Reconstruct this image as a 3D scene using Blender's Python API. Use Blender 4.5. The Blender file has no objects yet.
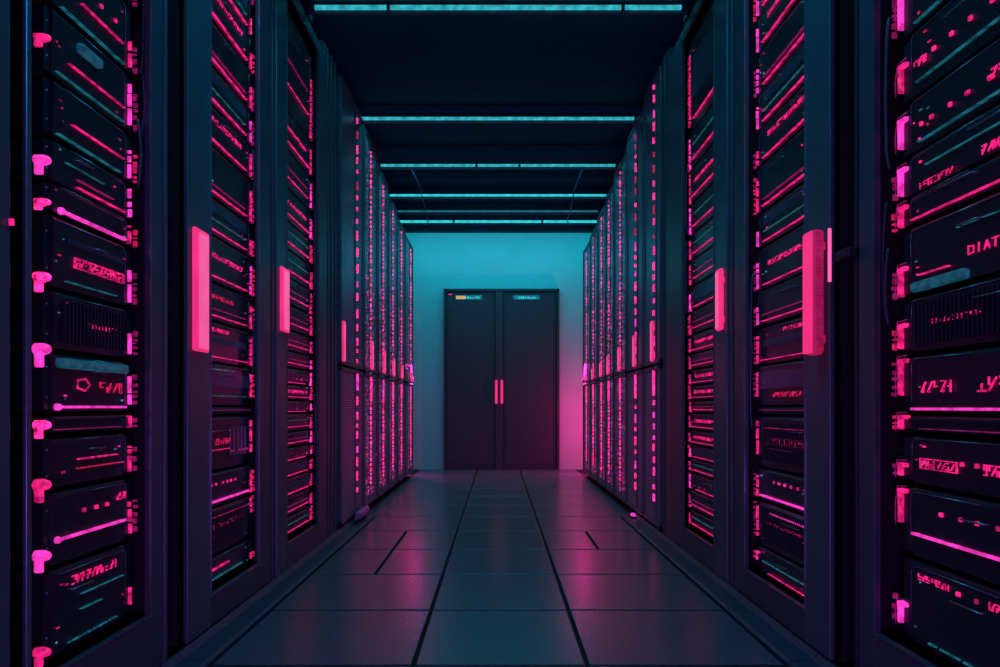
import bpy, bmesh, math, random
from mathutils import Vector, Matrix

S = bpy.context.scene
C = S.collection
# ------------------------------------------------------------------ camera, world, lamps, exposure
cd = bpy.data.cameras.new('camera')
cam = bpy.data.objects.new('camera', cd); C.objects.link(cam)
cam.location = (0.0, 0.0, 0.666)
cam.rotation_euler = (math.radians(90), 0, 0)
cd.sensor_width = 36; cd.lens = 36 * 0.643
cd.shift_x = 0.002; cd.shift_y = 0.0735
cd.clip_start = 0.02; cd.clip_end = 60
S.camera = cam
S.view_settings.view_transform = 'Standard'
S.view_settings.look = 'None'
S.view_settings.gamma = 1.0
S.view_settings.exposure = 0.0
S.view_settings.use_curve_mapping = False

W = bpy.data.worlds.new('world'); S.world = W
W.use_nodes = True
W.node_tree.nodes['Background'].inputs[0].default_value = (0.03, 0.08, 0.26, 1)
W.node_tree.nodes['Background'].inputs[1].default_value = 0.5

CYAN = (0.01, 0.70, 0.86)
MAG = (1.0, 0.03, 0.34)


def lamp(name, kind, loc, col, power, size=0.1, size_y=None, aim=None, spread=None, parent=None):
    ld = bpy.data.lights.new(name, kind)
    ld.color = col; ld.energy = power
    if kind == 'AREA':
        ld.size = size
        if size_y:
            ld.shape = 'RECTANGLE'; ld.size_y = size_y
        if spread: ld.spread = math.radians(spread)
    else:
        ld.shadow_soft_size = size
    o = bpy.data.objects.new(name, ld); C.objects.link(o)
    o.location = loc
    if aim is not None:
        d = Vector(aim) - Vector(loc)
        o.rotation_euler = d.to_track_quat('-Z', 'Y').to_euler()
    if parent: o.parent = parent
    return o


# cove lamp over the far wall, behind the last ceiling beam
lamp('cove_lamp', 'AREA', (0, 6.36, 2.47), (0.0, 0.62, 0.74), 14.0, 2.6, 0.12, aim=(0, 6.84, 1.75))
# added pink fill lights, hidden in the gaps behind the last racks
lamp('gap_fill', 'AREA', (1.25, 6.22, 0.42), (0.9, 0.0, 0.12), 38.0, 0.12, 0.7, aim=(0.62, 6.85, 0.20))
lamp('gap_fill', 'AREA', (0.875, 6.30, 0.60), (1.0, 0.01, 0.34), 8.0, 0.03, 1.0, aim=(0.10, 4.6, 0.0))
lamp('gap_fill', 'AREA', (-0.875, 6.30, 0.60), (1.0, 0.01, 0.34), 8.0, 0.03, 1.0, aim=(-0.10, 4.6, 0.0))
# next ceiling lamp of the row, overhead and out of view
lamp('aisle_lamp', 'AREA', (0, 1.55, 2.48), (0.0, 0.46, 0.70), 21, 1.5, 0.10)
lamp('hall_fill', 'AREA', (0, -1.2, 2.5), (0.03, 0.27, 0.70), 26, 1.4, 0.5, aim=(0, 2.6, 1.5))  # added blue fill from behind the camera
lamp('hall_fill', 'AREA', (-0.5, -1.0, 0.25), (0.34, 0.06, 0.42), 7.5, 0.5, 0.4, aim=(0.85, 1.4, 0.3), spread=80)  # added purple fill, low behind the camera
lamp('hall_fill', 'AREA', (0.5, -1.0, 0.25), (0.34, 0.06, 0.42), 7.5, 0.5, 0.4, aim=(-0.85, 1.4, 0.3), spread=80)  # second added purple fill, low behind the camera


# ------------------------------------------------------------------ materials
def pbr(name, col, rough=0.45, metal=0.0, noise=0.0, scale=30, bump=0.0, spec=0.4):
    m = bpy.data.materials.new(name); m.use_nodes = True
    nt = m.node_tree; b = nt.nodes['Principled BSDF']
    b.inputs['Base Color'].default_value = (*col, 1)
    b.inputs['Roughness'].default_value = rough
    b.inputs['Metallic'].default_value = metal
    b.inputs['Specular IOR Level'].default_value = spec
    if noise or bump:
        tc = nt.nodes.new('ShaderNodeTexCoord')
        n = nt.nodes.new('ShaderNodeTexNoise'); n.inputs['Scale'].default_value = scale
        n.inputs['Detail'].default_value = 6
        nt.links.new(tc.outputs['Object'], n.inputs['Vector'])
        if noise:
            r = nt.nodes.new('ShaderNodeMixRGB'); r.blend_type = 'MIX'
            r.inputs[1].default_value = (*[c * (1 - noise) for c in col], 1)
            r.inputs[2].default_value = (*[min(1, c * (1 + noise)) for c in col], 1)
            nt.links.new(n.outputs['Fac'], r.inputs[0])
            nt.links.new(r.outputs[0], b.inputs['Base Color'])
        if bump:
            bp = nt.nodes.new('ShaderNodeBump'); bp.inputs['Strength'].default_value = bump
            bp.inputs['Distance'].default_value = 0.002
            nt.links.new(n.outputs['Fac'], bp.inputs['Height'])
            nt.links.new(bp.outputs[0], b.inputs['Normal'])
    return m


def emis(name, col, strength, noise=0.0, scale=60):
    m = bpy.data.materials.new(name); m.use_nodes = True
    nt = m.node_tree; b = nt.nodes['Principled BSDF']
    b.inputs['Base Color'].default_value = (col[0] * .3, col[1] * .3, col[2] * .3, 1)
    b.inputs['Emission Color'].default_value = (*col, 1)
    b.inputs['Emission Strength'].default_value = strength
    b.inputs['Roughness'].default_value = 0.3
    if noise:
        tc = nt.nodes.new('ShaderNodeTexCoord')
        n = nt.nodes.new('ShaderNodeTexNoise'); n.inputs['Scale'].default_value = scale
        nt.links.new(tc.outputs['Object'], n.inputs['Vector'])
        mr = nt.nodes.new('ShaderNodeMapRange')
        mr.inputs['From Min'].default_value = 0.35; mr.inputs['From Max'].default_value = 0.65
        mr.inputs['To Min'].default_value = strength * (1 - noise)
        mr.inputs['To Max'].default_value = strength * (1 + noise * .6)
        nt.links.new(n.outputs['Fac'], mr.inputs['Value'])
        nt.links.new(mr.outputs[0], b.inputs['Emission Strength'])
    return m


def perforated(name, col, pitch=0.013):
    """sheet steel punched with rows of small round holes"""
    m = bpy.data.materials.new(name); m.use_nodes = True
    nt = m.node_tree; b = nt.nodes['Principled BSDF']
    tc = nt.nodes.new('ShaderNodeTexCoord'); sp = nt.nodes.new('ShaderNodeSeparateXYZ')
    nt.links.new(tc.outputs['Object'], sp.inputs[0])

    def mth(op, a, bb=None):
        n = nt.nodes.new('ShaderNodeMath'); n.operation = op
        for i, v in enumerate((a, bb)):
            if v is None: continue
            if isinstance(v, (int, float)): n.inputs[i].default_value = v
            else: nt.links.new(v, n.inputs[i])
        return n.outputs[0]
    cs = []
    for ax in ('Y', 'Z'):
        f = mth('FRACT', mth('DIVIDE', sp.outputs[ax], pitch))
        f = mth('SUBTRACT', f, 0.5)
        cs.append(mth('MULTIPLY', f, f))
    d = mth('SQRT', mth('ADD', cs[0], cs[1]))
    hole = mth('LESS_THAN', d, 0.30)
    mx = nt.nodes.new('ShaderNodeMixRGB')
    nt.links.new(hole, mx.inputs[0])
    mx.inputs[1].default_value = (*col, 1); mx.inputs[2].default_value = (0.002, 0.003, 0.006, 1)
    nt.links.new(mx.outputs[0], b.inputs['Base Color'])
    b.inputs['Metallic'].default_value = 0.55
    rr = mth('ADD', mth('MULTIPLY', hole, 0.4), 0.34)
    nt.links.new(rr, b.inputs['Roughness'])
    bp = nt.nodes.new('ShaderNodeBump'); bp.inputs['Strength'].default_value = 0.6
    bp.inputs['Distance'].default_value = 0.003
    nt.links.new(mth('SUBTRACT', 1.0, hole), bp.inputs['Height'])
    nt.links.new(bp.outputs[0], b.inputs['Normal'])
    return m


M = dict(
    farled=emis('far_pink_led', (1.0, 0.018, 0.21), 2.3, 0.85, 90),
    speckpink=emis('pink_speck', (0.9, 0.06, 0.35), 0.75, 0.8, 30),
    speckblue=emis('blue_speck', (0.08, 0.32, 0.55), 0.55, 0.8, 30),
    handlecore=emis('pale_pink_handle_core', (0.92, 0.10, 0.34), 0.95, 0.08, 8),
    handlebody=emis('translucent_handle_body', (1.0, 0.02, 0.17), 0.33, 0.2, 8),
    steel=pbr('dark_painted_steel', (0.035, 0.042, 0.075), 0.42, 0.0, 0.25, 8, 0.15),
    steel2=pbr('satin_blue_steel', (0.045, 0.075, 0.11), 0.36, 0.2, 0.2, 10, 0.1),
    black=pbr('black_steel', (0.010, 0.010, 0.020), 0.5, 0.0, 0.2, 12),
    chassis=pbr('server_chassis', (0.009, 0.014, 0.024), 0.34, 0.0, 0.3, 20),
    chassis2=pbr('server_bezel', (0.016, 0.024, 0.038), 0.28, 0.3, 0.3, 14),
    trimmetal=pbr('brushed_edge', (0.16, 0.24, 0.32), 0.28, 0.8, 0.3, 60),
    perf=perforated('perforated_steel', (0.20, 0.27, 0.42)),
    pink=emis('hot_pink_led', (1.0, 0.016, 0.23), 0.85, 0.65, 55),
    magenta=emis('magenta_led', (1.0, 0.04, 0.50), 1.1, 0.5, 45),
    red=emis('crimson_led', (0.85, 0.014, 0.13), 0.6, 0.7, 120),
    dimpink=emis('dim_pink_led', (0.75, 0.03, 0.30), 0.22, 0.6, 80),
    teal=emis('teal_glow', (0.025, 0.36, 0.46), 0.26, 0.7, 60),  # teal LEDs, and server edge lines glowing in place of reflections
    dimteal=emis('dim_teal_glow', (0.02, 0.20, 0.30), 0.30, 0.5, 60),  # faint teal glow put into the pull bars
    green=emis('green_led', (0.05, 0.75, 0.30), 0.6, 0.3, 60),
    handle=emis('glowing_pink_handle', (0.92, 0.028, 0.20), 0.95, 0.12, 8),
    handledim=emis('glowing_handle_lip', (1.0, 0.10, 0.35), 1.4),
    tube=emis('cyan_light_tube', (0.035, 0.47, 0.56), 0.9, 0.45, 22),
    tube_bright=emis('bright_cyan_tube', (0.03, 0.66, 0.74), 0.95, 0.25, 20),
    tube_dim=emis('dim_cyan_tube', (0.02, 0.24, 0.33), 0.55, 0.3, 20),
    ceiling=pbr('ceiling_paint', (0.008, 0.13, 0.17), 0.9, 0, 0.2, 3, 0, 0.1),
    beam=pbr('beam_paint', (0.05, 0.10, 0.13), 0.5, 0, 0.2, 6),
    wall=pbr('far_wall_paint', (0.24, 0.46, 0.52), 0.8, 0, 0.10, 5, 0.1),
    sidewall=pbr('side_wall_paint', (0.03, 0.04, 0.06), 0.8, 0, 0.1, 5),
    gapfloor=pbr('floor_seam', (0.004, 0.005, 0.010), 0.8),
    cabinet=pbr('cabinet_steel', (0.018, 0.022, 0.042), 0.5, 0, 0.15, 10),
    cabframe=pbr('cabinet_frame_steel', (0.018, 0.022, 0.042), 0.45),
    orange=emis('orange_plate', (0.95, 0.38, 0.03), 0.9, 0.5, 90),
    cable=pbr('blue_cable', (0.05, 0.14, 0.28), 0.4),
    cabledark=pbr('dark_cable', (0.03, 0.05, 0.09), 0.35),
)
for k in ('speckpink', 'speckblue', 'pink', 'magenta', 'red', 'dimpink', 'teal', 'dimteal', 'green', 'orange', 'handledim'):
    M[k].cycles.emission_sampling = 'NONE'

# floor tile: dark laminate with fine speckle
ft = pbr('floor_tile', (0.050, 0.062, 0.088), 0.30, 0, 0, 1)
nt = ft.node_tree; b = nt.nodes['Principled BSDF']
tc = nt.nodes.new('ShaderNodeTexCoord')
n1 = nt.nodes.new('ShaderNodeTexNoise'); n1.inputs['Scale'].default_value = 170; n1.inputs['Detail'].default_value = 2
for n in (n1,): nt.links.new(tc.outputs['Object'], n.inputs['Vector'])
mx = nt.nodes.new('ShaderNodeMixRGB'); mx.inputs[1].default_value = (0.022, 0.036, 0.065, 1)
mx.inputs[2].default_value = (0.10, 0.13, 0.17, 1); nt.links.new(n1.outputs['Fac'], mx.inputs[0])
nt.links.new(mx.outputs[0], b.inputs['Base Color'])
b.inputs['Roughness'].default_value = 0.27
b.inputs['Specular IOR Level'].default_value = 0.8
M['floor'] = ft


# ------------------------------------------------------------------ mesh helpers
class MB:
    """collects shapes and links them as ONE mesh object; s mirrors x for the right-hand row"""
    def __init__(self, s=1):
        self.v = []; self.f = []; self.mi = []; self.s = s

    def box(self, x0, x1, y0, y1, z0, z1, c=0.0, mi=0):
        x0, x1 = sorted((x0 * self.s, x1 * self.s)); y0, y1 = sorted((y0, y1)); z0, z1 = sorted((z0, z1))
        b = len(self.v)
        if c <= 0:
            self.v += [(x, y, z) for z in (z0, z1) for y in (y0, y1) for x in (x0, x1)]
            fs = [(0, 2, 3, 1), (4, 5, 7, 6), (0, 1, 5, 4), (2, 6, 7, 3), (0, 4, 6, 2), (1, 3, 7, 5)]
        else:
            c = min(c, (x1 - x0) * .45, (y1 - y0) * .45, (z1 - z0) * .45)
            # chamfered box: 24 vertices through a small bmesh
            bm = bmesh.new(); bmesh.ops.create_cube(bm, size=1)
            for v in bm.verts:
                v.co = Vector((x0 if v.co.x < 0 else x1, y0 if v.co.y < 0 else y1, z0 if v.co.z < 0 else z1))
            bmesh.ops.bevel(bm, geom=bm.edges[:], offset=c, segments=2, affect='EDGES', profile=0.5)
            bm.verts.index_update()
            self.v += [tuple(v.co) for v in bm.verts]
            fs = [tuple(v.index for v in f.verts) for f in bm.faces]
            bm.free()
        for f in fs:
            self.f.append(tuple(b + i for i in f)); self.mi.append(mi)
        return self

    def tube(self, pts, r, n=8, mi=0):
        pts = [Vector((p[0] * self.s, p[1], p[2])) for p in pts]
        b = len(self.v)
        for i, p in enumerate(pts):
            t = (pts[min(i + 1, len(pts) - 1)] - pts[max(i - 1, 0)]).normalized()
            a = t.cross(Vector((0.13, 0.21, 0.97))).normalized(); bb = t.cross(a)
            for k in range(n):
                an = 2 * math.pi * k / n
                self.v.append(tuple(p + (a * math.cos(an) + bb * math.sin(an)) * r))
        for i in range(len(pts) - 1):
            for k in range(n):
                self.f.append((b + i * n + k, b + i * n + (k + 1) % n, b + (i + 1) * n + (k + 1) % n, b + (i + 1) * n + k))
                self.mi.append(mi)
        self.f.append(tuple(b + k for k in range(n))[::-1]); self.mi.append(mi)
        self.f.append(tuple(b + (len(pts) - 1) * n + k for k in range(n))); self.mi.append(mi)
        return self

    def prism(self, outline, y0, y1, mi=0):
        """outline in (x, z), extruded along y"""
        b = len(self.v); n = len(outline)
        for y in (y0, y1):
            self.v += [(x * self.s, y, z) for x, z in outline]
        for k in range(n):
            self.f.append((b + k, b + (k + 1) % n, b + n + (k + 1) % n, b + n + k)); self.mi.append(mi)
        self.f.append(tuple(range(b, b + n))[::-1]); self.mi.append(mi)
        self.f.append(tuple(range(b + n, b + 2 * n))); self.mi.append(mi)
        return self

    def disc(self, x0, x1, y, z, r, n=14, mi=0):
        """short cylinder with a domed front, axis along x"""
        b = len(self.v)
        rings = [(x0, r), (x0 + (x1 - x0) * .55, r), (x0 + (x1 - x0) * .85, r * .75), (x1, r * .3)]
        for x, q in rings:
            for k in range(n):
                an = 2 * math.pi * k / n
                self.v.append((x * self.s, y + q * math.cos(an), z + q * math.sin(an)))
        for i in range(3):
            for k in range(n):
                self.f.append((b + i * n + k, b + i * n + (k + 1) % n, b + (i + 1) * n + (k + 1) % n, b + (i + 1) * n + k))
                self.mi.append(mi)
        self.f.append(tuple(b + k for k in range(n))); self.mi.append(mi)
        self.f.append(tuple(b + 3 * n + k for k in range(n))); self.mi.append(mi)
        return self

    def build(self, name, mat, parent=None, smooth=False):
        me = bpy.data.meshes.new(name)
        me.from_pydata(self.v, [], self.f)
        mats = mat if isinstance(mat, (list, tuple)) else [mat]
        for m in mats: me.materials.append(m)
        if len(mats) > 1:
            for p, i in zip(me.polygons, self.mi): p.material_index = i
        bm = bmesh.new(); bm.from_mesh(me); bmesh.ops.recalc_face_normals(bm, faces=bm.faces); bm.to_mesh(me); bm.free()
        if smooth:
            for p in me.polygons: p.use_smooth = True
        o = bpy.data.objects.new(name, me); C.objects.link(o)
        if parent: o.parent = parent
        return o


def thing(name, label, cat, loc, group=None):
    o = bpy.data.objects.new(name, None); C.objects.link(o); o.empty_display_size = .1
    o.location = loc; o['label'] = label; o['category'] = cat
    if group: o['group'] = group
    return o


def tag(o, label, cat, group=None):
    o['label'] = label; o['category'] = cat
    if group: o['group'] = group
    return o


def struct(name, mb, m):
    o = mb.build(name, m); o['kind'] = 'structure'; return o


def arc(cx, cz, r, a0, a1, n=5):
    return [(cx + r * math.cos(math.radians(a0 + (a1 - a0) * k / n)), cz + r * math.sin(math.radians(a0 + (a1 - a0) * k / n))) for k in range(n + 1)]


ORD = ['', 'first', 'second', 'third', 'fourth', 'fifth', 'sixth', 'seventh', 'eighth', 'ninth', 'tenth', 'eleventh',
       'twelfth', 'thirteenth', 'fourteenth', 'fifteenth', 'sixteenth', 'seventeenth', 'eighteenth', 'nineteenth', 'twentieth']

# ------------------------------------------------------------------ the setting
FX = 0.825          # plane of the rack fronts
YW = 6.85           # far wall
ZC = 2.52           # ceiling
fl = MB()
fl.box(-1.9, 1.9, -1.6, 7.6, -0.06, -0.012, mi=1)
rows = [1.66 + .45 * k for k in range(-7, 13)]
g = 0.006
for i in range(len(rows) - 1):
    a, b2 = rows[i], min(rows[i + 1], YW)
    e_ = .832 if a > 3.8 else .745
    for x0, x1 in ((-e_, -.219), (-.219, .231), (.231, e_)):
        cuts = [x0, x1]
        if x0 < -.7 and 2.4 < a < 3.4: cuts = [x0, -.49, x1]
        if x0 > .2 and 2.9 < a < 3.2: cuts = [x0, .47, x1]
        for k in range(len(cuts) - 1):
            fl.box(cuts[k] + g, cuts[k + 1] - g, a + g * 1.1, b2 - g * 1.1, -.011, 0.0, c=.0025)
fl.box(-1.9, -.833, -1.6, 6.9, -.012, -.001, mi=1)
fl.box(.833, 1.9, -1.6, 6.9, -.012, -.001, mi=1)
struct('floor', fl, [M['floor'], M['gapfloor']])
for s in (1, -1):     # raised metal gutter cover between the tiles and the racks
    t = MB(s)
    for i in range(len(rows) - 1):
        if rows[i] > 3.8: continue
        t.prism([(.748, -.01), (.748, .004), (.757, .010), (.812, .014), (.826, .030), (.832, .030), (.832, -.01)],
                rows[i] + .002, rows[i + 1] - .002)
    struct('trim_1' if s < 0 else 'trim_2', t, M['steel'])
w = MB()   # far wall with the recess of the built-in cabinet
cx0, cx1, ch = -.578, .652, 1.918
w.box(-1.9, cx0, YW, YW + .12, 0, ZC); w.box(cx1, 1.9, YW, YW + .12, 0, ZC)
w.box(cx0, cx1, YW, YW + .12, ch, ZC)
struct('wall_back', w, M['wall'])
struct('wall_left', MB().box(-1.95, -1.85, -1.6, 7.6, 0, ZC), M['sidewall'])
struct('wall_right', MB().box(1.85, 1.95, -1.6, 7.6, 0, ZC), M['sidewall'])
cl = MB().box(-1.95, 1.95, -1.6, 7.6, ZC, ZC + .1)
struct('ceiling', cl, M['ceiling'])

# ------------------------------------------------------------------ ceiling lights (beam, housing, glowing strip)
BARS = [  # y, z of the strip, half width, strip material, thickness, beam depth, joints, power, words
    (2.93, 2.490, .845, 'tube', .020, .00, (-.50, .57), 3.0, 'nearest the camera, at the top edge'),
    (3.90, 2.418, .835, 'tube', .018, .05, (), 3.2, 'second from the camera, above the fourth racks'),
    (4.50, 2.359, .830, 'tube', .017, .08, (-.15, .15), 3.2, 'third from the camera, with cables hanging from it'),
    (5.00, 2.314, .850, 'tube_bright', .016, .06, (), 3.2, 'fourth from the camera'),
    (5.40, 2.312, .850, 'tube_dim', .014, .05, (), 1.5, 'fifth from the camera, dimmest of the row'),
    (5.80, 2.340, .900, 'tube_bright', .022, .06, (-.4, .4), 4.5, 'farthest from the camera, close to the blue wall'),
]
for y, z, hw, mat, th, bd, joints, pw, words in BARS:
    t = thing('ceiling_light', 'cyan strip light across the aisle ceiling, ' + words, 'ceiling light', (0, y, z), 'cyan strip lights across the aisle')
    top = ZC - .006 - z
    hb = MB()
    hb.box(-hw - .03, hw + .03, .012, .020, -.026, th * .5 + .012)      # front lip of the trough
    hb.box(-hw - .03, hw + .03, .012, .075, th * .5 + .006, th * .5 + .014)
    for e in (-1, 1): hb.box(e * (hw + .03), e * (hw + .022), .012, .075, -.026, th * .5 + .012)
    hb.build('housing', M['beam'], t)
    if bd:
        MB().box(-hw - .2, hw + .2, .03, .12, top - bd, top, c=.004).build('beam', M['ceiling'], t)
    sp = MB(); xs = [-hw] + list(joints) + [hw]
    for k in range(len(xs) - 1):
        sp.box(xs[k] + .004, xs[k + 1] - .004, .0, .011, -th * .5, th * .5, c=.003)
    sp.build('light_tube', M[mat], t)
    for x in xs:
        MB().box(x - .008, x + .008, -.004, .011, -th * .62, th * .62, c=.002).build('tube_clip', M['beam'], t)
    for x in (-hw * .7, hw * .7):
        if top > th + .03:
            MB().tube([(x, .045, th * .5 + .01), (x, .045, top)], .005).build('hanger', M['beam'], t)
    lamp('lamp', 'AREA', (0, .045, .004), CYAN, pw, hw * 1.9, .04, parent=t)
dk = tag(MB().box(-1.05, 1.05, 6.08, 6.16, 2.345, 2.51, c=.004).build('ceiling_beam', M['ceiling']),
         'dark steel beam across the ceiling just before the blue far wall', 'beam')

# two thin cables hanging from the third ceiling light
def hang(pts, label):
    P = [Vector(p) for p in pts]; out = []
    for i in range(len(P) - 1):
        p0, p1, p2, p3 = P[max(i - 1, 0)], P[i], P[i + 1], P[min(i + 2, len(P) - 1)]
        for k in range(6):
            t = k / 6
            out.append(.5 * ((2 * p1) + (-p0 + p2) * t + (2 * p0 - 5 * p1 + 4 * p2 - p3) * t * t + (-p0 + 3 * p1 - 3 * p2 + p3) * t ** 3))
    out.append(P[-1])
    tag(MB().tube(out, .0035, 6).build('hanging_cable', M['cable'], None, True), label, 'cable')
hang([(-.63, 4.50, 2.36), (-.57, 4.6, 2.27), (-.545, 4.7, 2.17), (-.54, 4.95, 2.10), (-.60, 5.3, 2.17), (-.66, 5.79, 2.31)], 'thin blue cable drooping between ceiling lights on the left')
hang([(.61, 4.50, 2.36), (.56, 4.65, 2.26), (.55, 4.85, 2.16), (.56, 5.2, 2.17), (.66, 5.79, 2.31)], 'thin blue cable drooping between ceiling lights on the right')

# ------------------------------------------------------------------ built-in cabinet in the far wall
yc = YW - .05
cb = thing('cabinet', 'tall dark double-door cabinet built into the blue far wall', 'cabinet', (0, yc, 0))
b = MB()
b.box(cx0 + .004, cx0 + .03, -.02, .6, 0, ch - .004); b.box(cx1 - .03, cx1 - .004, -.02, .6, 0, ch - .004)
b.box(cx0 + .004, cx1 - .004, -.02, .6, ch - .03, ch - .004); b.box(cx0 + .004, cx1 - .004, 0.0, .6, 0, .02)
b.box(cx0 + .004, cx1 - .004, .56, .6, 0, ch - .004)
b.box(-.028, .052, -.012, .02, 0, ch - .03, c=.003)
b.build('body', M['cabframe'], cb)
for x0, x1, hx in ((cx0 + .034, -.032, -.018), (.056, cx1 - .034, .040)):
    d = MB().box(x0, x1, -.002, .02, .024, ch - .036, c=.002)
    for a in ((x0 + .02, x1 - .02, .06, .068), (x0 + .02, x1 - .02, ch - .075, ch - .067)):
        d.box(a[0], a[1], -.008, 0, a[2], a[3])
    d.box(x0 + .02, x0 + .028, -.008, 0, .06, ch - .067); d.box(x1 - .028, x1 - .02, -.008, 0, .06, ch - .067)
    door = d.build('door', M['cabinet'], cb)
    h = MB().box(hx - .013, hx + .013, -.055, -.035, .70, .95, c=.008)
    h.box(hx - .006, hx + .006, -.036, -.010, .72, .74).box(hx - .006, hx + .006, -.036, -.010, .91, .93)
    h.build('handle', M['handle'], door)
    left = x0 < -.3
    px0 = -.45 if left else .16
    pl = MB().box(px0, px0 + .28, -.010, -.001, 1.80, 1.845, c=.002)
    plate = pl.build('name_plate', M['teal'], door)
    q = MB(); R = random.Random(4 if left else 5)
    for k in range(9):
        q.box(px0 + .06 + k * .022, px0 + .06 + k * .022 + R.uniform(.008, .017), -.013, -.009, 1.812, 1.812 + R.uniform(.010, .022))
    q.build('lettering', M['tube_bright'], plate)
    if left:
        MB().box(px0 + .01, px0 + .11, -.013, -.009, 1.808, 1.838).build('orange_mark', M['orange'], plate)
        MB().box(x0 + .02, x0 + .06, -.010, -.002, 1.848, 1.862).build('badge', M['red'], door)

# ------------------------------------------------------------------ pseudo lettering (glowing read-outs)
STROKES = {'D': [(0, 0, 0, 1), (0, 1, .8, .85), (.8, .85, .8, .15), (.8, .15, 0, 0)], 'I': [(.4, 0, .4, 1)],
           'A': [(0, 0, .4, 1), (.4, 1, .8, 0), (.15, .4, .65, .4)], 'T': [(0, 1, .8, 1), (.4, 0, .4, 1)]}


def glyph_row(mb, x, y0, y1, z, hgt, R, word=None):
    """a line of glowing characters between y0 and y1; they read left to right from the aisle"""
    n = len(word) if word else max(2, int((y1 - y0) / (hgt * .95)))
    step = (y1 - y0) / n; th = hgt * .075
    for k in range(n):
        # on the right-hand row the aisle reader sees +y on the left
        kk = k
        if mb.s < 0: pos = y1 - (kk + 1) * step; flip = -1; org = pos + step * .8
        else: pos = y0 + kk * step; flip = 1; org = pos + step * .1
        if word: ss = STROKES[word[k]]
        else:
            ss = []
            for _ in range(R.randint(2, 4)):
                r = R.random()
                if r < .4: a = R.choice((0, .4, .8)); q = R.choice((0, .5)); ss.append((a, q, a, q + R.choice((.5, .5, 1 - q))))
                elif r < .8: q = R.choice((0, .5, 1)); ss.append((0, q, R.choice((.4, .8)), q))
                else: ss.append((0, 0, .8, 1))
        w_ = step * .85
        for (a, c_, d, e) in ss:
            ya, yb = org + flip * a * w_, org + flip * d * w_
            za, zb = z - hgt / 2 + c_ * hgt, z - hgt / 2 + e * hgt
            m = max(1, int(max(abs(ya - yb), abs(za - zb)) / (th * 1.2))) if (abs(ya - yb) > th and abs(za - zb) > th) else 1
            if m == 1:
                mb.box(x, x + .002, min(ya, yb) - th, max(ya, yb) + th, min(za, zb) - th, max(za, zb) + th)
            else:
                for j in range(m):
                    t0, t1 = j / m, (j + 1) / m
                    y_0, y_1 = ya + (yb - ya) * t0, ya + (yb - ya) * t1
                    z_0, z_1 = za + (zb - za) * t0, za + (zb - za) * t1
                    mb.box(x, x + .002, min(y_0, y_1) - th * .5, max(y_0, y_1) + th * .5, min(z_0, z_1) - th * .5, max(z_0, z_1) + th * .5)


# ------------------------------------------------------------------ servers
FEAT_WORDS = {'bar': 'glowing pink strip', 'thick': 'thick glowing pink strip', 'dim': 'faint pink line', 'glyph': 'pink read-out',
              'redglyph': 'red read-out', 'comb': 'fine vertical vents', 'teal': 'thin teal line', 'band': 'broad teal band',
              'dashes': 'row of pink dashes', 'tealdash': 'row of teal dashes', 'drives': 'row of drive bays', 'loz': 'row of pink dots',
              'box': 'framed pink read-out', 'grille': 'tall ribbed grille', 'blank': 'plain front', 'pent': 'five-sided pink mark', 'word': 'four pink letters'}


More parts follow.
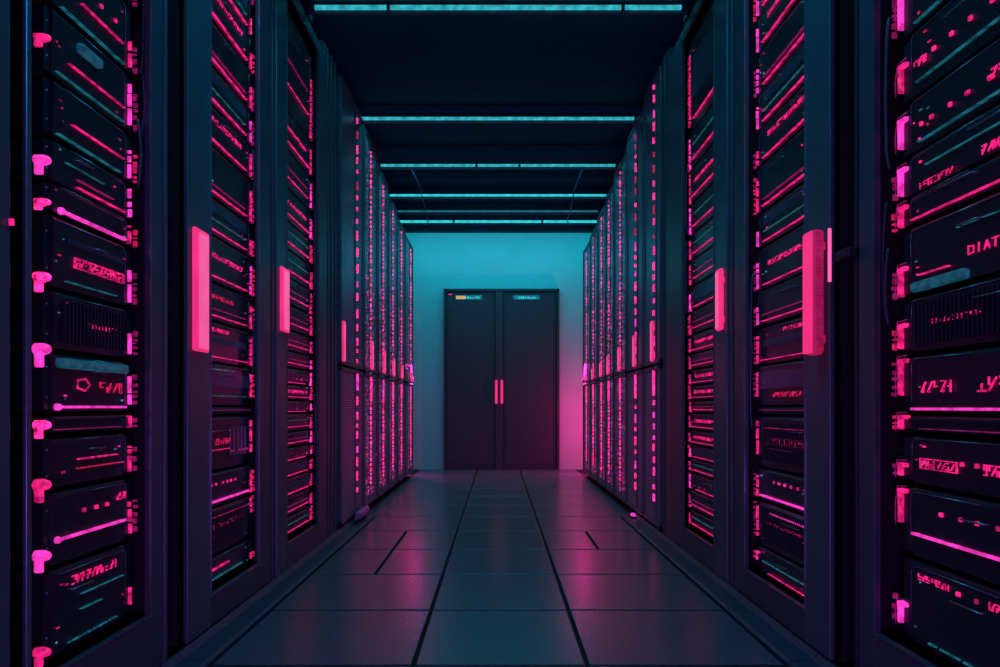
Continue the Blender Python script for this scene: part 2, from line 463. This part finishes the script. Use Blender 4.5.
def server(s, yr, y0, y1, z0, z1, feats, ear, R, where, rec=.0, near_lamp=False, ear_style='bar'):
    """one rack-mounted unit: chassis mesh with its glowing parts as children.  y0,y1 = front width along the aisle"""
    name_feats = [FEAT_WORDS[f[0]] for f in feats if f[0] not in ('grilleback',)]
    seen = []
    for f in name_feats:
        if f not in seen: seen.append(f)
    lab = 'black server with ' + ' and '.join(seen[:1]) + ', ' + where
    H = z1 - z0; wd = y1 - y0
    fx = -.042 - rec
    c = MB(s)
    g = .0022
    bulge = .009 + .005 * R.random()
    y0_, y1_ = y0 - yr, y1 - yr
    # body behind, bezel with rounded upper lip in front
    c.box(-.43, fx - .004, y0_ + .010, y1_ - .010, g, H - g)
    rr = min(.010, H * .2)
    prof = [(fx - .006, g), (fx + bulge * .4, g)] + arc(fx + bulge - rr, H - g - rr, rr, 0, 90, 4) + [(fx - .006, H - g)]
    prof[1] = (fx + bulge * .6, g)
    c.prism(prof, y0_ + .004, y1_ - .004)
    # mounting ears
    c.box(fx - .002, fx + .003, y0_ - .012, y0_ + .004, .006, H - .006)
    c.box(fx - .002, fx + .003, y1_ - .004, y1_ + .032, .006, H - .006)
    base = c.build('rack_server', M['chassis'] if R.random() < .6 else M['chassis2'])
    base.location = (-FX * s, yr, z0)
    tag(base, lab, 'server', 'servers in ' + where.split(' in ')[-1])
    X = fx + bulge
    for f in feats:
        k = f[0]; zr = f[1] - z0; a, b_ = (f[2], f[3]) if len(f) > 3 else (.04, .96)
        ya, yb = y0_ + wd * a, y0_ + wd * b_
        m = MB(s)
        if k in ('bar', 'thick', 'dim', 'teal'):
            t = {'bar': .0011, 'thick': .0026, 'dim': .0009, 'teal': .0009}[k]  # teal lines stand for edge reflections, drawn as a faint glow
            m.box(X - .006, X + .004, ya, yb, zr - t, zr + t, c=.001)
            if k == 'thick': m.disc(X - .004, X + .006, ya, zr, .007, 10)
            m.build('glow_strip', M[{'bar': f[4] if len(f) > 4 else 'pink', 'thick': 'magenta', 'dim': 'dimpink', 'teal': 'teal'}[k]], base)
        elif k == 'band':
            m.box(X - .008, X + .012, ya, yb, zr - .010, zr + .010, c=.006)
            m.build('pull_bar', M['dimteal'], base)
        elif k in ('glyph', 'redglyph', 'box', 'word'):
            hh = (f[4] if len(f) > 4 else .018) * .78
            glyph_row(m, X + .0005, ya, yb, zr, hh, R, 'DIAT' if k == 'word' else None)
            if k == 'box':
                e = hh * .85
                for q in ((ya - .004, yb + .004, zr - e, zr - e + .0015), (ya - .004, yb + .004, zr + e - .0015, zr + e)):
                    m.box(X - .004, X + .002, *q)
                m.box(X - .004, X + .002, ya - .004, ya - .0025, zr - e, zr + e)
                m.box(X - .004, X + .002, yb + .0025, yb + .004, zr - e, zr + e)
            m.build('read_out', M['red' if k == 'redglyph' else 'pink'], base)
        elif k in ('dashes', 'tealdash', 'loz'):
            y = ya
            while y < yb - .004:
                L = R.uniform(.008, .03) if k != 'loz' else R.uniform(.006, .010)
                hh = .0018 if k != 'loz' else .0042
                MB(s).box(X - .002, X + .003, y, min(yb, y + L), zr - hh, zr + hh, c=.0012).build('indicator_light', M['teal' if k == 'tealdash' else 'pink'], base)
                y += L + (R.uniform(.003, .010) if k != 'loz' else R.uniform(.02, .045))
        elif k == 'comb':
            y = ya; hh = f[4] if len(f) > 4 else .010
            while y < yb:
                m.box(X - .004, X + .003, y, y + .0022, zr - hh, zr + hh); y += .0068
            m.build('vent_fins', M['trimmetal'], base)
        elif k == 'grille':
            y = ya; hh = f[4] if len(f) > 4 else H * .36
            while y < yb:
                m.box(X - .006, X + .005, y, y + .004, H / 2 - hh, H / 2 + hh); y += .0115
            m.build('grille', M['chassis2'], base)
        elif k == 'drives':
            n = 5; st = (yb - ya) / n
            for q in range(n):
                d = MB(s).box(X - .004, X + .005, ya + q * st + .002, ya + (q + 1) * st - .002, H * .22, H * .78, c=.002)
                bay = d.build('drive_bay', M['chassis2'], base)
                if R.random() < .75:
                    MB(s).box(X + .005, X + .007, ya + q * st + .006, ya + q * st + .006 + R.uniform(.006, .016), H * .30, H * .30 + .005).build('drive_light', M[R.choice(['pink', 'red', 'dimpink'])], bay)
        elif k == 'pent':
            P = [(ya + .022 * math.cos(q * 1.2566 + 1.2) + .02, zr + .013 * math.sin(q * 1.2566 + 1.2)) for q in range(6)]
            m.tube([(X + .001, p[0], p[1]) for p in P], .0022, 6)
            m.build('mark', M['pink'], base)
        elif k == 'blank':
            m.box(X - .004, X + .004, ya, yb, H * .3, H * .3 + .004); m.build('ridge', M['trimmetal'], base)
    # far-side ear light: hook or vertical strip
    if ear:
        a, b_ = ear
        ye = y1_ + (.034 if ear_style == 'hook' else .020); mt = M[R.choice(['pink', 'magenta', 'pink'])]
        if ear_style == 'hook':
            m = MB(s)
            m.box(fx - .002, fx + .013, ye, ye + .007, a - z0, b_ - z0, c=.003)
            m.box(fx - .002, fx + .014, ye - .018, ye + .007, b_ - z0 - .006, b_ - z0 + .003, c=.003)
            m.build('ear_light', mt, base)
            MB(s).tube([(fx + .012, ye + .012, a - z0 - .004), (fx + .013, ye + .013, (a + b_) / 2 - z0), (fx + .012, ye + .006, b_ - z0 + .008), (fx + .010, ye - .022, b_ - z0 + .009)], .0011, 6).build('ear_outline', M['dimpink'], base, True)
        else:
            zz = a
            while zz < b_ - .003:
                L = min(R.uniform(.010, .05), b_ - zz); yy = ye + R.uniform(-.0015, .0015)
                MB(s).box(fx - .002, fx + .011, yy, yy + R.uniform(.0025, .005), zz - z0, zz + L - z0, c=.001).build('ear_light', mt, base)
                zz += L + R.uniform(.003, .009)
        if R.random() < .8:
            m = MB(s); zz = a
            while zz < b_:
                L = R.uniform(.003, .014)
                yy = ye + .028 + R.uniform(-.003, .003)
                m.box(fx - .002, fx + .008, yy, yy + .004, zz - z0, zz + L - z0); zz += L + R.uniform(.003, .012)
            m.build('status_light', M['red' if R.random() < .4 else 'dimpink'], base)
    if near_lamp:
        m = MB(s); zz = near_lamp - z0; q_ = R.random()
        m.disc(fx - .002, fx + .026, y0_ - .026, zz, .0065 + .005 * q_, 14)
        m.box(fx - .002, fx + .014, y0_ - .033, y0_ - .029 + .005 * q_, zz - .012 - .024 * q_, zz - .006, c=.003)
        m.build('thumb_light', M[R.choice(['magenta', 'magenta', 'farled', 'pink'])], base, True)
    # raised outline of the bezel, pull loop, screws and small lamps
    if H > .055:
        q0, q1, za, zb, r_ = y0_ + wd * .03, y1_ - wd * .02, H * .07, H * .93, min(.014, H * .2)
        pts = [(X + .001, q1 - r_ + r_ * math.sin(math.radians(t)), zb - r_ + r_ * math.cos(math.radians(t))) for t in range(0, 91, 18)]
        pts = [(X + .001, q0 + wd * R.uniform(0, .5), zb)] + pts + [(X + .001, q1, za + H * R.uniform(0, .3))]
        MB(s).tube(pts, .0011, 6).build('bezel_rim', M['trimmetal'], base, True)
        if R.random() < .55:
            c_ = wd * R.uniform(.06, .5); lw = wd * R.uniform(.12, .3)
            MB(s).tube([(X, y0_ + c_, H * .72), (X + .012, y0_ + c_ + .003, H * .72), (X + .013, y0_ + c_ + lw, H * .72), (X, y0_ + c_ + lw + .003, H * .72)], .0018, 6).build('pull_loop', M['trimmetal'], base, True)
        for _ in range(R.randint(2, 7)):
            yy = y0_ + wd * R.choice((R.uniform(.02, .14), R.uniform(.80, .95))); zz = H * R.uniform(.12, .85)
            MB(s).box(X, X + .003, yy, yy + R.uniform(.003, .010), zz, zz + R.uniform(.0025, .005), c=.001).build('small_lamp', M[R.choice(['pink', 'dimpink', 'red', 'teal', 'speckblue', 'dimpink'])], base)
    for q in (.25, .75): MB(s).disc(fx, fx + .005, y0_ - .004, H * q, .003, 8).build('screw', M['trimmetal'], base)
    return base


# ------------------------------------------------------------------ racks
def rack(s, y0, y1, H, label, style, **k):
    sd = 'left' if s > 0 else 'right'
    r = thing('server_rack', label, 'server rack', (-FX * s, y0, 0), 'server racks of the %s row' % sd)
    w_ = y1 - y0; D = .80
    f = MB(s)
    f.box(-D, -.03, 0, .018, .03, H); f.box(-D, -.03, w_ - .018, w_, .03, H)
    f.box(-D, -D + .015, .018, w_ - .018, .03, H)
    f.box(-D, -.02, .0, w_, H - .03, H, c=.004)
    f.box(-D, -.06, .0, w_, 0.0, .035)
    f.build('frame', M['black'], r)
    if style == 'open':
        b0, b1, cb_, ct = k['b0'] - y0, k['b1'] - y0, k['cb'], k['ct']
        MB(s).box(-.014, .0, .0, b0 - (.044 if k.get('groove') else 0), k['pb'], H - .032, c=.003).build('near_stile', M['steel2'], r)
        MB(s).box(-.014, .0, b1, w_, k['pb'], H - .032, c=.003).build('far_stile', M['steel'], r)
        MB(s).box(-.014, .0, b0, b1, k['pb'], cb_, c=.003).build('lower_panel', M['steel'], r)
        MB(s).box(-.014, .0, b0, b1, ct, H - .032, c=.003).build('upper_panel', M['steel'], r)
        for q in range(3):      # patch cables beside the ear lights
            RR = random.Random(int(y0 * 100) + q * 7 + s)
            za = RR.uniform(.4, 1.5); zb = za + RR.uniform(.12, .35); yq = b1 - .012 + RR.uniform(0, .02)
            MB(s).tube([(-.024, yq, za), (-.022, yq, za + .01), (-.020, yq + .004, za + .04), (-.019, yq + .006, (za + zb) / 2), (-.020, yq + .002, zb - .04), (-.022, yq, zb - .01), (-.024, yq, zb)], .0035, 8).build('patch_cable', M['cabledark'], r, True)
        MB(s).box(-.46, -.452, b0, b1, cb_, ct).build('back_plate', M['black'], r)
        # bright thin edge around the bay opening
        q = MB(s)
        q.box(-.004, .003, b0 - .003, b0, cb_, ct); q.box(-.004, .003, b1, b1 + .003, cb_, ct)
        q.box(-.004, .003, b0 - .003, b1 + .003, cb_ - .003, cb_)
        q.build('bay_edge', M['trimmetal'] if not k.get('dull') else M['steel2'], r)
    else:
        led = k['led'] - y0
        gapz = .885
        for nm, za, zb in (('lower_door', .045, gapz - .006), ('upper_door', gapz + .006, H - .035)):
            d = MB(s).box(-.03, -.002, .006, w_ - .006, za, zb, c=.003).build(nm, M['perf'], r)
            q = MB(s)
            q.box(-.010, .006, .004, .026, za, zb, c=.003); q.box(-.010, .006, w_ - .026, w_ - .004, za, zb, c=.003)
            q.box(-.010, .006, .004, w_ - .004, za, za + .022, c=.003); q.box(-.010, .006, .004, w_ - .004, zb - .022, zb, c=.003)
            q.build('door_frame', M['steel2'], d)
        MB(s).box(-.004, .004, led - .030, led - .012, .06, H - .06, c=.002).build('cable_channel', M['steel2'], r)
        R = random.Random(int(y0 * 100) + (7 if s > 0 else 0))
        z = .17; n = 0
        while z < H - .10 and n < 90:
            low = z < 1.0
            if k.get('dense'):
                L = R.uniform(.012, .028) if low else R.uniform(.010, .022); gp = R.uniform(.006, .012) if low else R.uniform(.010, .02)
            else:
                L = R.uniform(.02, .055); gp = R.uniform(.02, .05)
            if .70 < z < .88 : L = .86 - z; gp = .06
            j = R.uniform(-.003, .003); wj = .010 if .7 < z < .9 else R.uniform(.003, .007)
            if z > H - .5 and not k.get('dense'): wj *= .8
            MB(s).box(.0, .010, led + j, led + j + wj * 2.4, z, z + L, c=.003).build('indicator_light', M[R.choice(['farled', 'farled', 'magenta', 'red' if not low else 'farled'])], r)
            z += L + gp; n += 1
        if k.get('dense'):      # glowing specks painted on the doors in place of their reflections
            for nm, mt, za, zb, cnt in (('pink_reflections', 'speckpink', .10, 1.5, 520), ('blue_reflections', 'speckblue', .3, H - .1, 900)):
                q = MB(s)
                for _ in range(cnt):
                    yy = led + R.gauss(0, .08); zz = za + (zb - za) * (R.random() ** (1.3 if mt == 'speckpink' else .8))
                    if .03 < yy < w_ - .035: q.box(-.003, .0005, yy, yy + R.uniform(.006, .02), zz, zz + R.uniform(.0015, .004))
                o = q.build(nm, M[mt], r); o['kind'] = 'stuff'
    if 'handle' in k:
        ya, yb, za, zb, dp = k['handle']
        ya -= y0; yb -= y0
        h = MB(s).box(.006, .006 + dp, ya, yb, za, zb, c=min(.012, dp * .45))
        for zz in (za + .03, zb - .05): h.box(-.004, .008, ya + (yb - ya) * .3, yb - (yb - ya) * .3, zz, zz + .02)
        ho = h.build('handle', M['handlebody'] if k.get('ridges') else M['handle'], r, False)
        if not k.get('ridges') and dp < .02:
            MB(s).box(.006 + dp - .003, .006 + dp + .0015, ya + (yb - ya) * .22, yb - (yb - ya) * .10, za + .008, zb - .010, c=.002).build('core_highlight', M['handlecore'], ho)  # paler inset painted in as the highlight of the glowing handle
        if k.get('ridges'):     # ribbed grip: bright rounded front bar, ribs on the side that faces the aisle entrance
            MB(s).box(.006 + dp - .008, .006 + dp + .003, ya + .004, yb + .002, za + .004, zb - .004, c=.005).build('front_bar', M['handle'], ho)
            q = MB(s); zz = za + .02
            while zz < zb - .015:
                q.box(.012, .006 + dp - .008, ya - .0012, ya + .002, zz, zz + .0022); zz += .0055
            q.build('grip_ribs', M['dimpink'], ho)
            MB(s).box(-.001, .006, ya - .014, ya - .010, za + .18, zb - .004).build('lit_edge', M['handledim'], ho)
    return r


def ribs(s, y0, y1, H, label):
    """dark filler post with vertical ribs between two racks"""
    t = MB(s); w_ = y1 - y0
    t.box(-.10, -.018, .002, w_ - .002, 0, H)
    n = max(2, int(w_ / .035)); st = w_ / n
    for k in range(n):
        t.box(-.02, -.006 if k % 2 else -.012, k * st + st * .2, k * st + st * .72, .02, H - .01, c=.003)
    o = t.build('filler_post', M['steel'])
    o.location = (-FX * s, y0, 0)
    return tag(o, label, 'post', 'ribbed filler posts between the racks')


R = random.Random(11)
# ---- left row, nearest rack
for s in (1, -1):
    side = 'left' if s > 0 else 'right'
    if s > 0: y0, y1, c0, c1, b0, b1 = 1.03, 1.585, 1.235, 1.480, 1.133, 1.524
    else: y0, y1, c0, c1, b0, b1 = .93, 1.472, .99, 1.336, .96, 1.407
    rk = rack(s, y0, y1, 2.42, 'open server rack nearest the camera in the %s row, without a handle' % side, 'open', b0=b0, b1=b1, cb=.172, ct=1.90, pb=.035, dull=(s < 0), groove=(s > 0))
    U = [  # z0, z1, feats, ear(a,b), near lamp z
        (.180, .352, [('glyph', .318, .22, .86, .020), ('teal', .283, .34, .95), ('teal', .252, .34, .62), ('tealdash', .197, .18, .84)], (.205, .245), .205),
        (.358, .502, [('thick', .408, .05, .97), ('loz', .454, .35, .80), ('glyph', .466, .82, .97, .018)], (.30 + .07, .345 + .10), .386),
        (.508, .608, [('dashes', .560, .3, .88), ('bar', .541, .3, .95, 'red')], (.50 + .015, .575), .500 + .02),
        (.614, .650, [('dim', .622, .02, .9)], (.618, .646), .632),
        (.655, .772, [('thick', .666, .06, .98), ('pent', .712, .28, .5), ('redglyph', .708, .58, .96, .026), ('band', .752, .03, .97)], (.672, .745), None),
        (.778, .892, [('glyph', .835, .40, .80, .010), ('grille', .83, .1, .95)], (.79, .84), .775),
        (.898, 1.038, [('teal', .915, .16, .84), ('box', .958, .28, .94, .016), ('comb', .996, .18, .96, .006)], (.91, .985), .870 + .04),
        (1.042, 1.100, [('thick', 1.050, .1, .98)], (1.047, 1.09), 1.046 + .005),
        (1.104, 1.185, [('bar', 1.113, .30, .98), ('bar', 1.128, .30, .80, 'dimpink'), ('teal', 1.150, .15, .66)], (1.11, 1.175), 1.13),
        (1.190, 1.300, [('teal', 1.197, .05, .90), ('bar', 1.232, .22, .95)], (1.20, 1.265), None),
        (1.305, 1.440, [('teal', 1.318, .05, .96), ('bar', 1.352, .20, .98), ('band', 1.40, .3, .6)], (1.325, 1.42), 1.36),
        (1.445, 1.600, [('teal', 1.450, .1, .96), ('bar', 1.495, .35, .95), ('loz', 1.53, .4, .9)], (1.46, 1.52), None),
        (1.605, 1.740, [('bar', 1.625, .2, .95), ('glyph', 1.67, .3, .8, .02)], (1.62, 1.68), 1.66),
        (1.745, 1.885, [('bar', 1.77, .2, .9), ('drives', 1.8, .1, .95)], (1.76, 1.82), None),
    ]
    if s < 0:
        U[0] = (.180, .352, [('glyph', .320, .05, .40, .016), ('loz', .318, .45, .62), ('glyph', .322, .66, .92, .014), ('tealdash', .197, .4, .85)], (.205, .250), None)
        U[1] = (.358, .502, [('thick', .406, .0, .97), ('loz', .458, .05, .80)], (.42, .49), None)
        U[2] = (.508, .608, [('box', .552, .62, .90, .016), ('glyph', .555, .12, .42, .022), ('loz', .56, .45, .58)], (.52, .545), None)
        U[4] = (.655, .772, [('thick', .662, .0, .98), ('glyph', .706, .62, .90, .026), ('glyph', .706, .02, .46, .030)], (.69, .765), None)
        U[6] = (.898, 1.038, [('word', .950, .30, .52, .020), ('loz', .948, .10, .20), ('bar', .934, .66, .92), ('band', .910, .52, .95), ('teal', 1.0, .1, .6)], (.90, .96), None)
        U[7] = (1.042, 1.100, [('bar', 1.052, .0, .98)], (1.0475, 1.09), None)
        U[8] = (1.104, 1.185, [('glyph', 1.118, .05, .42, .018), ('glyph', 1.112, .62, .90, .014), ('teal', 1.150, .0, .85)], (1.115, 1.17), None)
        U[9] = (1.190, 1.300, [('loz', 1.238, .35, .93), ('glyph', 1.242, .12, .36, .020), ('teal', 1.205, .0, .92)], (1.215, 1.275), None)
        U[10] = (1.305, 1.440, [('teal', 1.330, .0, .94), ('loz', 1.37, .1, .9), ('glyph', 1.365, .84, .96, .016)], (1.335, 1.39), None)
        U[11] = (1.445, 1.600, [('teal', 1.455, .1, .96), ('glyph', 1.50, .5, .9, .018), ('dashes', 1.53, .3, .7)], (1.47, 1.56), None)
    for i, (a, b_, ft_, ear, nl) in enumerate(U):
        server(s, y0, c0, c1, a, b_, ft_, ear, R, '%s from the floor in the nearest %s rack' % (ORD[i + 1], side),
               near_lamp=(nl if s > 0 else None), ear_style='hook' if s < 0 else 'bar')
    if s > 0:
        MB(s).box(.0, .008, 1.082 - .93 - .10, 1.088 - .93 - .10, .972, .984, c=.002).build('marker_light', M['pink'], rk)
        MB(s).box(-.002, .007, b0 - y0 - .016, b0 - y0 - .004, .04, 2.38, c=.002).build('edge_strip', M['trimmetal'], rk)
        MB(s).box(-.001, .004, .022, .027, .04, 2.38, c=.002).build('edge_strip', M['steel2'], rk)
    # standing panel between the first and second racks
    ya, yb = (1.588, 1.632) if s > 0 else (1.476, 1.585)
    p = MB(s).box(-.20, -.012 if s > 0 else -.13, 0, yb - ya, 0, 2.42, c=.004)
    p.box(-.134, .002, .0, .012, .0, 2.42, c=.002)
    po = p.build('filler_post', M['steel2'] if s > 0 else M['black'])
    po.location = (-FX * s, ya, 0)
    tag(po, 'flat dark panel post between nearest and second racks, %s row' % side, 'post')
    if s < 0:
        MB(s).box(-.01, .022, .0, .06, 1.012, 1.035, c=.004).build('bracket', M['black'], po)

# ---- second racks
def generic(zs, R, fine_from=0):
    kinds = []
    for i in range(len(zs) - 1):
        a, b_ = zs[i] + .002, zs[i + 1] - .002
        H = b_ - a; r = R.random(); f = []
        if H < .045:
            f = [('bar', a + H * .3, .03, .97)] if r < .5 else [('dashes', a + H * .4, .05, .95)]
        elif r < .28: f = [('bar', a + H * .18, .02, .97), ('glyph', a + H * .55, .15, .85, .014)]
        elif r < .50: f = [('bar', a + H * .22, .05, .95), ('teal', a + H * .6, .1, .9)]
        elif r < .70: f = [('comb', a + H * .55, .08, .92, H * .22), ('bar', a + H * .12, .05, .9)]
        elif r < .85: f = [('dashes', a + H * .25, .08, .92), ('bar', a + H * .5, .1, .9, 'dimpink')]
        else: f = [('drives', a + H * .5, .05, .95), ('bar', a + H * .1, .02, .8)]
        kinds.append((a, b_, f, (a + H * R.uniform(.02, .18), b_ - H * R.uniform(.05, .3))))
    return kinds


for s in (1, -1):
    side = 'left' if s > 0 else 'right'
    if s > 0: y0, y1, c0, c1, b0, b1, hd = 1.712, 2.33, 1.875, 2.215, 1.848, 2.22, (1.717, 1.802, .817, 1.150, .012)
    else: y0, y1, c0, c1, b0, b1, hd = 1.60, 2.245, 1.755, 2.110, 1.728, 2.148, (1.607, 1.653, .797, 1.113, .034)
    rack(s, y0, y1, 2.42, 'server rack second from the camera in the %s row, with the largest glowing handle' % side, 'open',
         b0=b0, b1=b1, cb=.125, ct=2.20, pb=.035, handle=hd, ridges=(s < 0))
    U = [(.128, .215, [('teal', .148, .03, .8), ('glyph', .178, .05, .5, .008)], (.14, .16)),
         (.218, .360, [('grille', .26, .05, .9), ('glyph', .305, .02, .8, .016), ('bar', .334, .0, .96)], (.30, .35)),
         (.363, .470, [('thick', .380, .02, .96), ('loz', .432, .0, .75)], (.37, .44)),
         (.473, .640, [('bar', .592, .0, .55, 'red'), ('redglyph', .560, .2, .62, .022), ('bar', .535, .0, .5, 'pink'), ('drives', .5, .5, .95)], (.51, .62)),
         (.643, .668, [('dim', .656, .0, .98)], None),
         (.671, .800, [('teal', .70, .1, .9), ('comb', .75, .05, .95, .02), ('tealdash', .78, .1, .6)], (.70, .78)),
         (.803, .925, [('bar', .818, .0, .97), ('comb', .87, .1, .9, .01), ('glyph', .90, .1, .5, .012)], (.81, .90))]
    if s < 0:
        U[5] = (.671, .800, [('comb', .750, .03, .95, .026), ('redglyph', .704, .15, .68, .016)], (.70, .78))
        U[3] = (.473, .640, [('bar', .600, .0, .85, 'pink'), ('box', .560, .08, .78, .016), ('dim', .535, .3, .75), ('grille', .5, .1, .9)], (.51, .62))
        U[0] = (.128, .215, [('tealdash', .170, .03, .9), ('dashes', .14, .03, .8)], (.16, .19))
        U[1] = (.218, .360, [('grille', .26, .05, .9), ('glyph', .30, .05, .8, .010), ('thick', .332, .0, .75)], (.24, .35))
    zs = [.927, 1.045, 1.185, 1.300, 1.455, 1.575, 1.695, 1.83, 1.95, 2.07, 2.19]
    gen = [(a, b_, [('bar', a + .014, .04, .92)] + ([('bar', a + .034, .12, .90, 'dimpink')] if i % 3 == 0 else
                    [('glyph', a + .075, .1, .8, .016)] if i % 3 == 1 else [('comb', a + .08, .08, .9, .016), ('teal', a + .045, .1, .9)]),
            (a + .01, b_ - R.uniform(.02, .06))) for i, (a, b_) in enumerate(zip([z + .002 for z in zs[:-1]], [z - .002 for z in zs[1:]]))]
    if s > 0: gen[0][2].append(('redglyph', 1.0, .1, .6, .014))
    for i, (a, b_, ft_, ear) in enumerate(U + gen):
        server(s, y0, c0, c1, a, b_, ft_, ear, R, '%s from the floor in the second %s rack' % (ORD[i + 1], side))
    ya, yb = (2.335, 2.395) if s > 0 else (2.25, 2.315)
    ribs(s, ya, yb, 2.42, 'ribbed dark post between second and third racks, %s row' % side)

# ---- third racks
for s in (1, -1):
    side = 'left' if s > 0 else 'right'
    if s > 0: y0, y1, c0, c1, b0, b1, hd = 2.40, 3.10, 2.54, 2.93, 2.514, 2.96, (2.408, 2.495, .952, 1.195, .012)
    else: y0, y1, c0, c1, b0, b1, hd = 2.32, 3.16, 2.48, 2.857, 2.456, 2.88, (2.325, 2.375, .945, 1.170, .018)
    rack(s, y0, y1, 2.385, 'server rack third from the camera in the %s row, with a slim glowing handle' % side, 'open',
         b0=b0, b1=b1, cb=.13, ct=2.30, pb=.03, handle=hd, dull=True)
    zs = [.135, .215, .30, .375, .44, .50, .565, .64, .695, .76, .83, .90, .985, 1.09, 1.20, 1.315, 1.43, 1.565, 1.72, 1.88, 2.04, 2.17, 2.29][0:20] + [2.29]
    for i, (a, b_, ft_, ear) in enumerate(generic(zs, R)):
        server(s, y0, c0, c1, a, b_, ft_, ear, R, '%s from the floor in the third %s rack' % (ORD[i + 1], side))
    ya, yb = (3.105, 3.352) if s > 0 else (3.165, 3.245)
    ribs(s, ya, yb, 2.44, 'ribbed dark post between third and fourth racks, %s row' % side)

# ---- far racks with perforated doors
LEFT = [(3.36, 3.935, 3.74, 2.45), (3.945, 4.395, 4.14, 2.43), (4.405, 4.835, 4.59, 2.36), (4.845, 5.265, 5.01, 2.30), (5.275, 5.695, 5.45, 2.26), (5.705, 6.22, 6.03, 2.24)]
RIGHT = [(3.25, 3.635, 3.38, 2.45), (3.645, 4.115, 3.83, 2.40), (4.125, 4.565, 4.31, 2.34), (4.575, 4.915, 4.75, 2.29), (4.925, 5.315, 5.09, 2.26), (5.325, 5.735, 5.53, 2.22), (5.745, 6.22, 5.95, 2.20)]
for s, L, side in ((1, LEFT, 'left'), (-1, RIGHT, 'right')):
    for i, (a, b_, led, H) in enumerate(L):
        last = i == len(L) - 1
        lab = ('server rack farthest from the camera in the %s row' % side) if last else \
            'dark rack with perforated doors, %s from the camera in the %s row' % (ORD[i + 4], side)
        hz = 1.120 - .025 * i
        hy = (a + .01, a + .05) if (s > 0 and i == 0) else (led - .005, led + .035)
        rack(s, a, b_, H, lab, 'door', led=led, dense=(i > (0 if s > 0 else 1)), handle=(hy[0], hy[1], .905, hz, .012))

# floor stop at the fourth left rack, its pink light put into the colour, and the stub lights on the right
t = thing('door_stop', 'rounded pink-lit door stop on floor by the fourth left rack', 'door stop', (-.80, 3.62, .03))
MB().box(-.012, .030, 0, .26, -.004, .045, c=.018).build('bumper', pbr('pink_lit_rubber', (.45, .07, .30), .35), t)
MB().box(.0, .012, -.06, .0, .006, .02, c=.003).build('pin', M['trimmetal'], t)
t = thing('floor_marker', 'small pink marker lamp on floor by the fifth right rack', 'lamp', (.80, 3.78, .014))
MB().box(-.012, .012, 0, .05, 0, .022, c=.005).build('lens', M['magenta'], t)
MB().box(-.016, .016, -.008, .058, 0, .008, c=.002).build('base', M['black'], t)
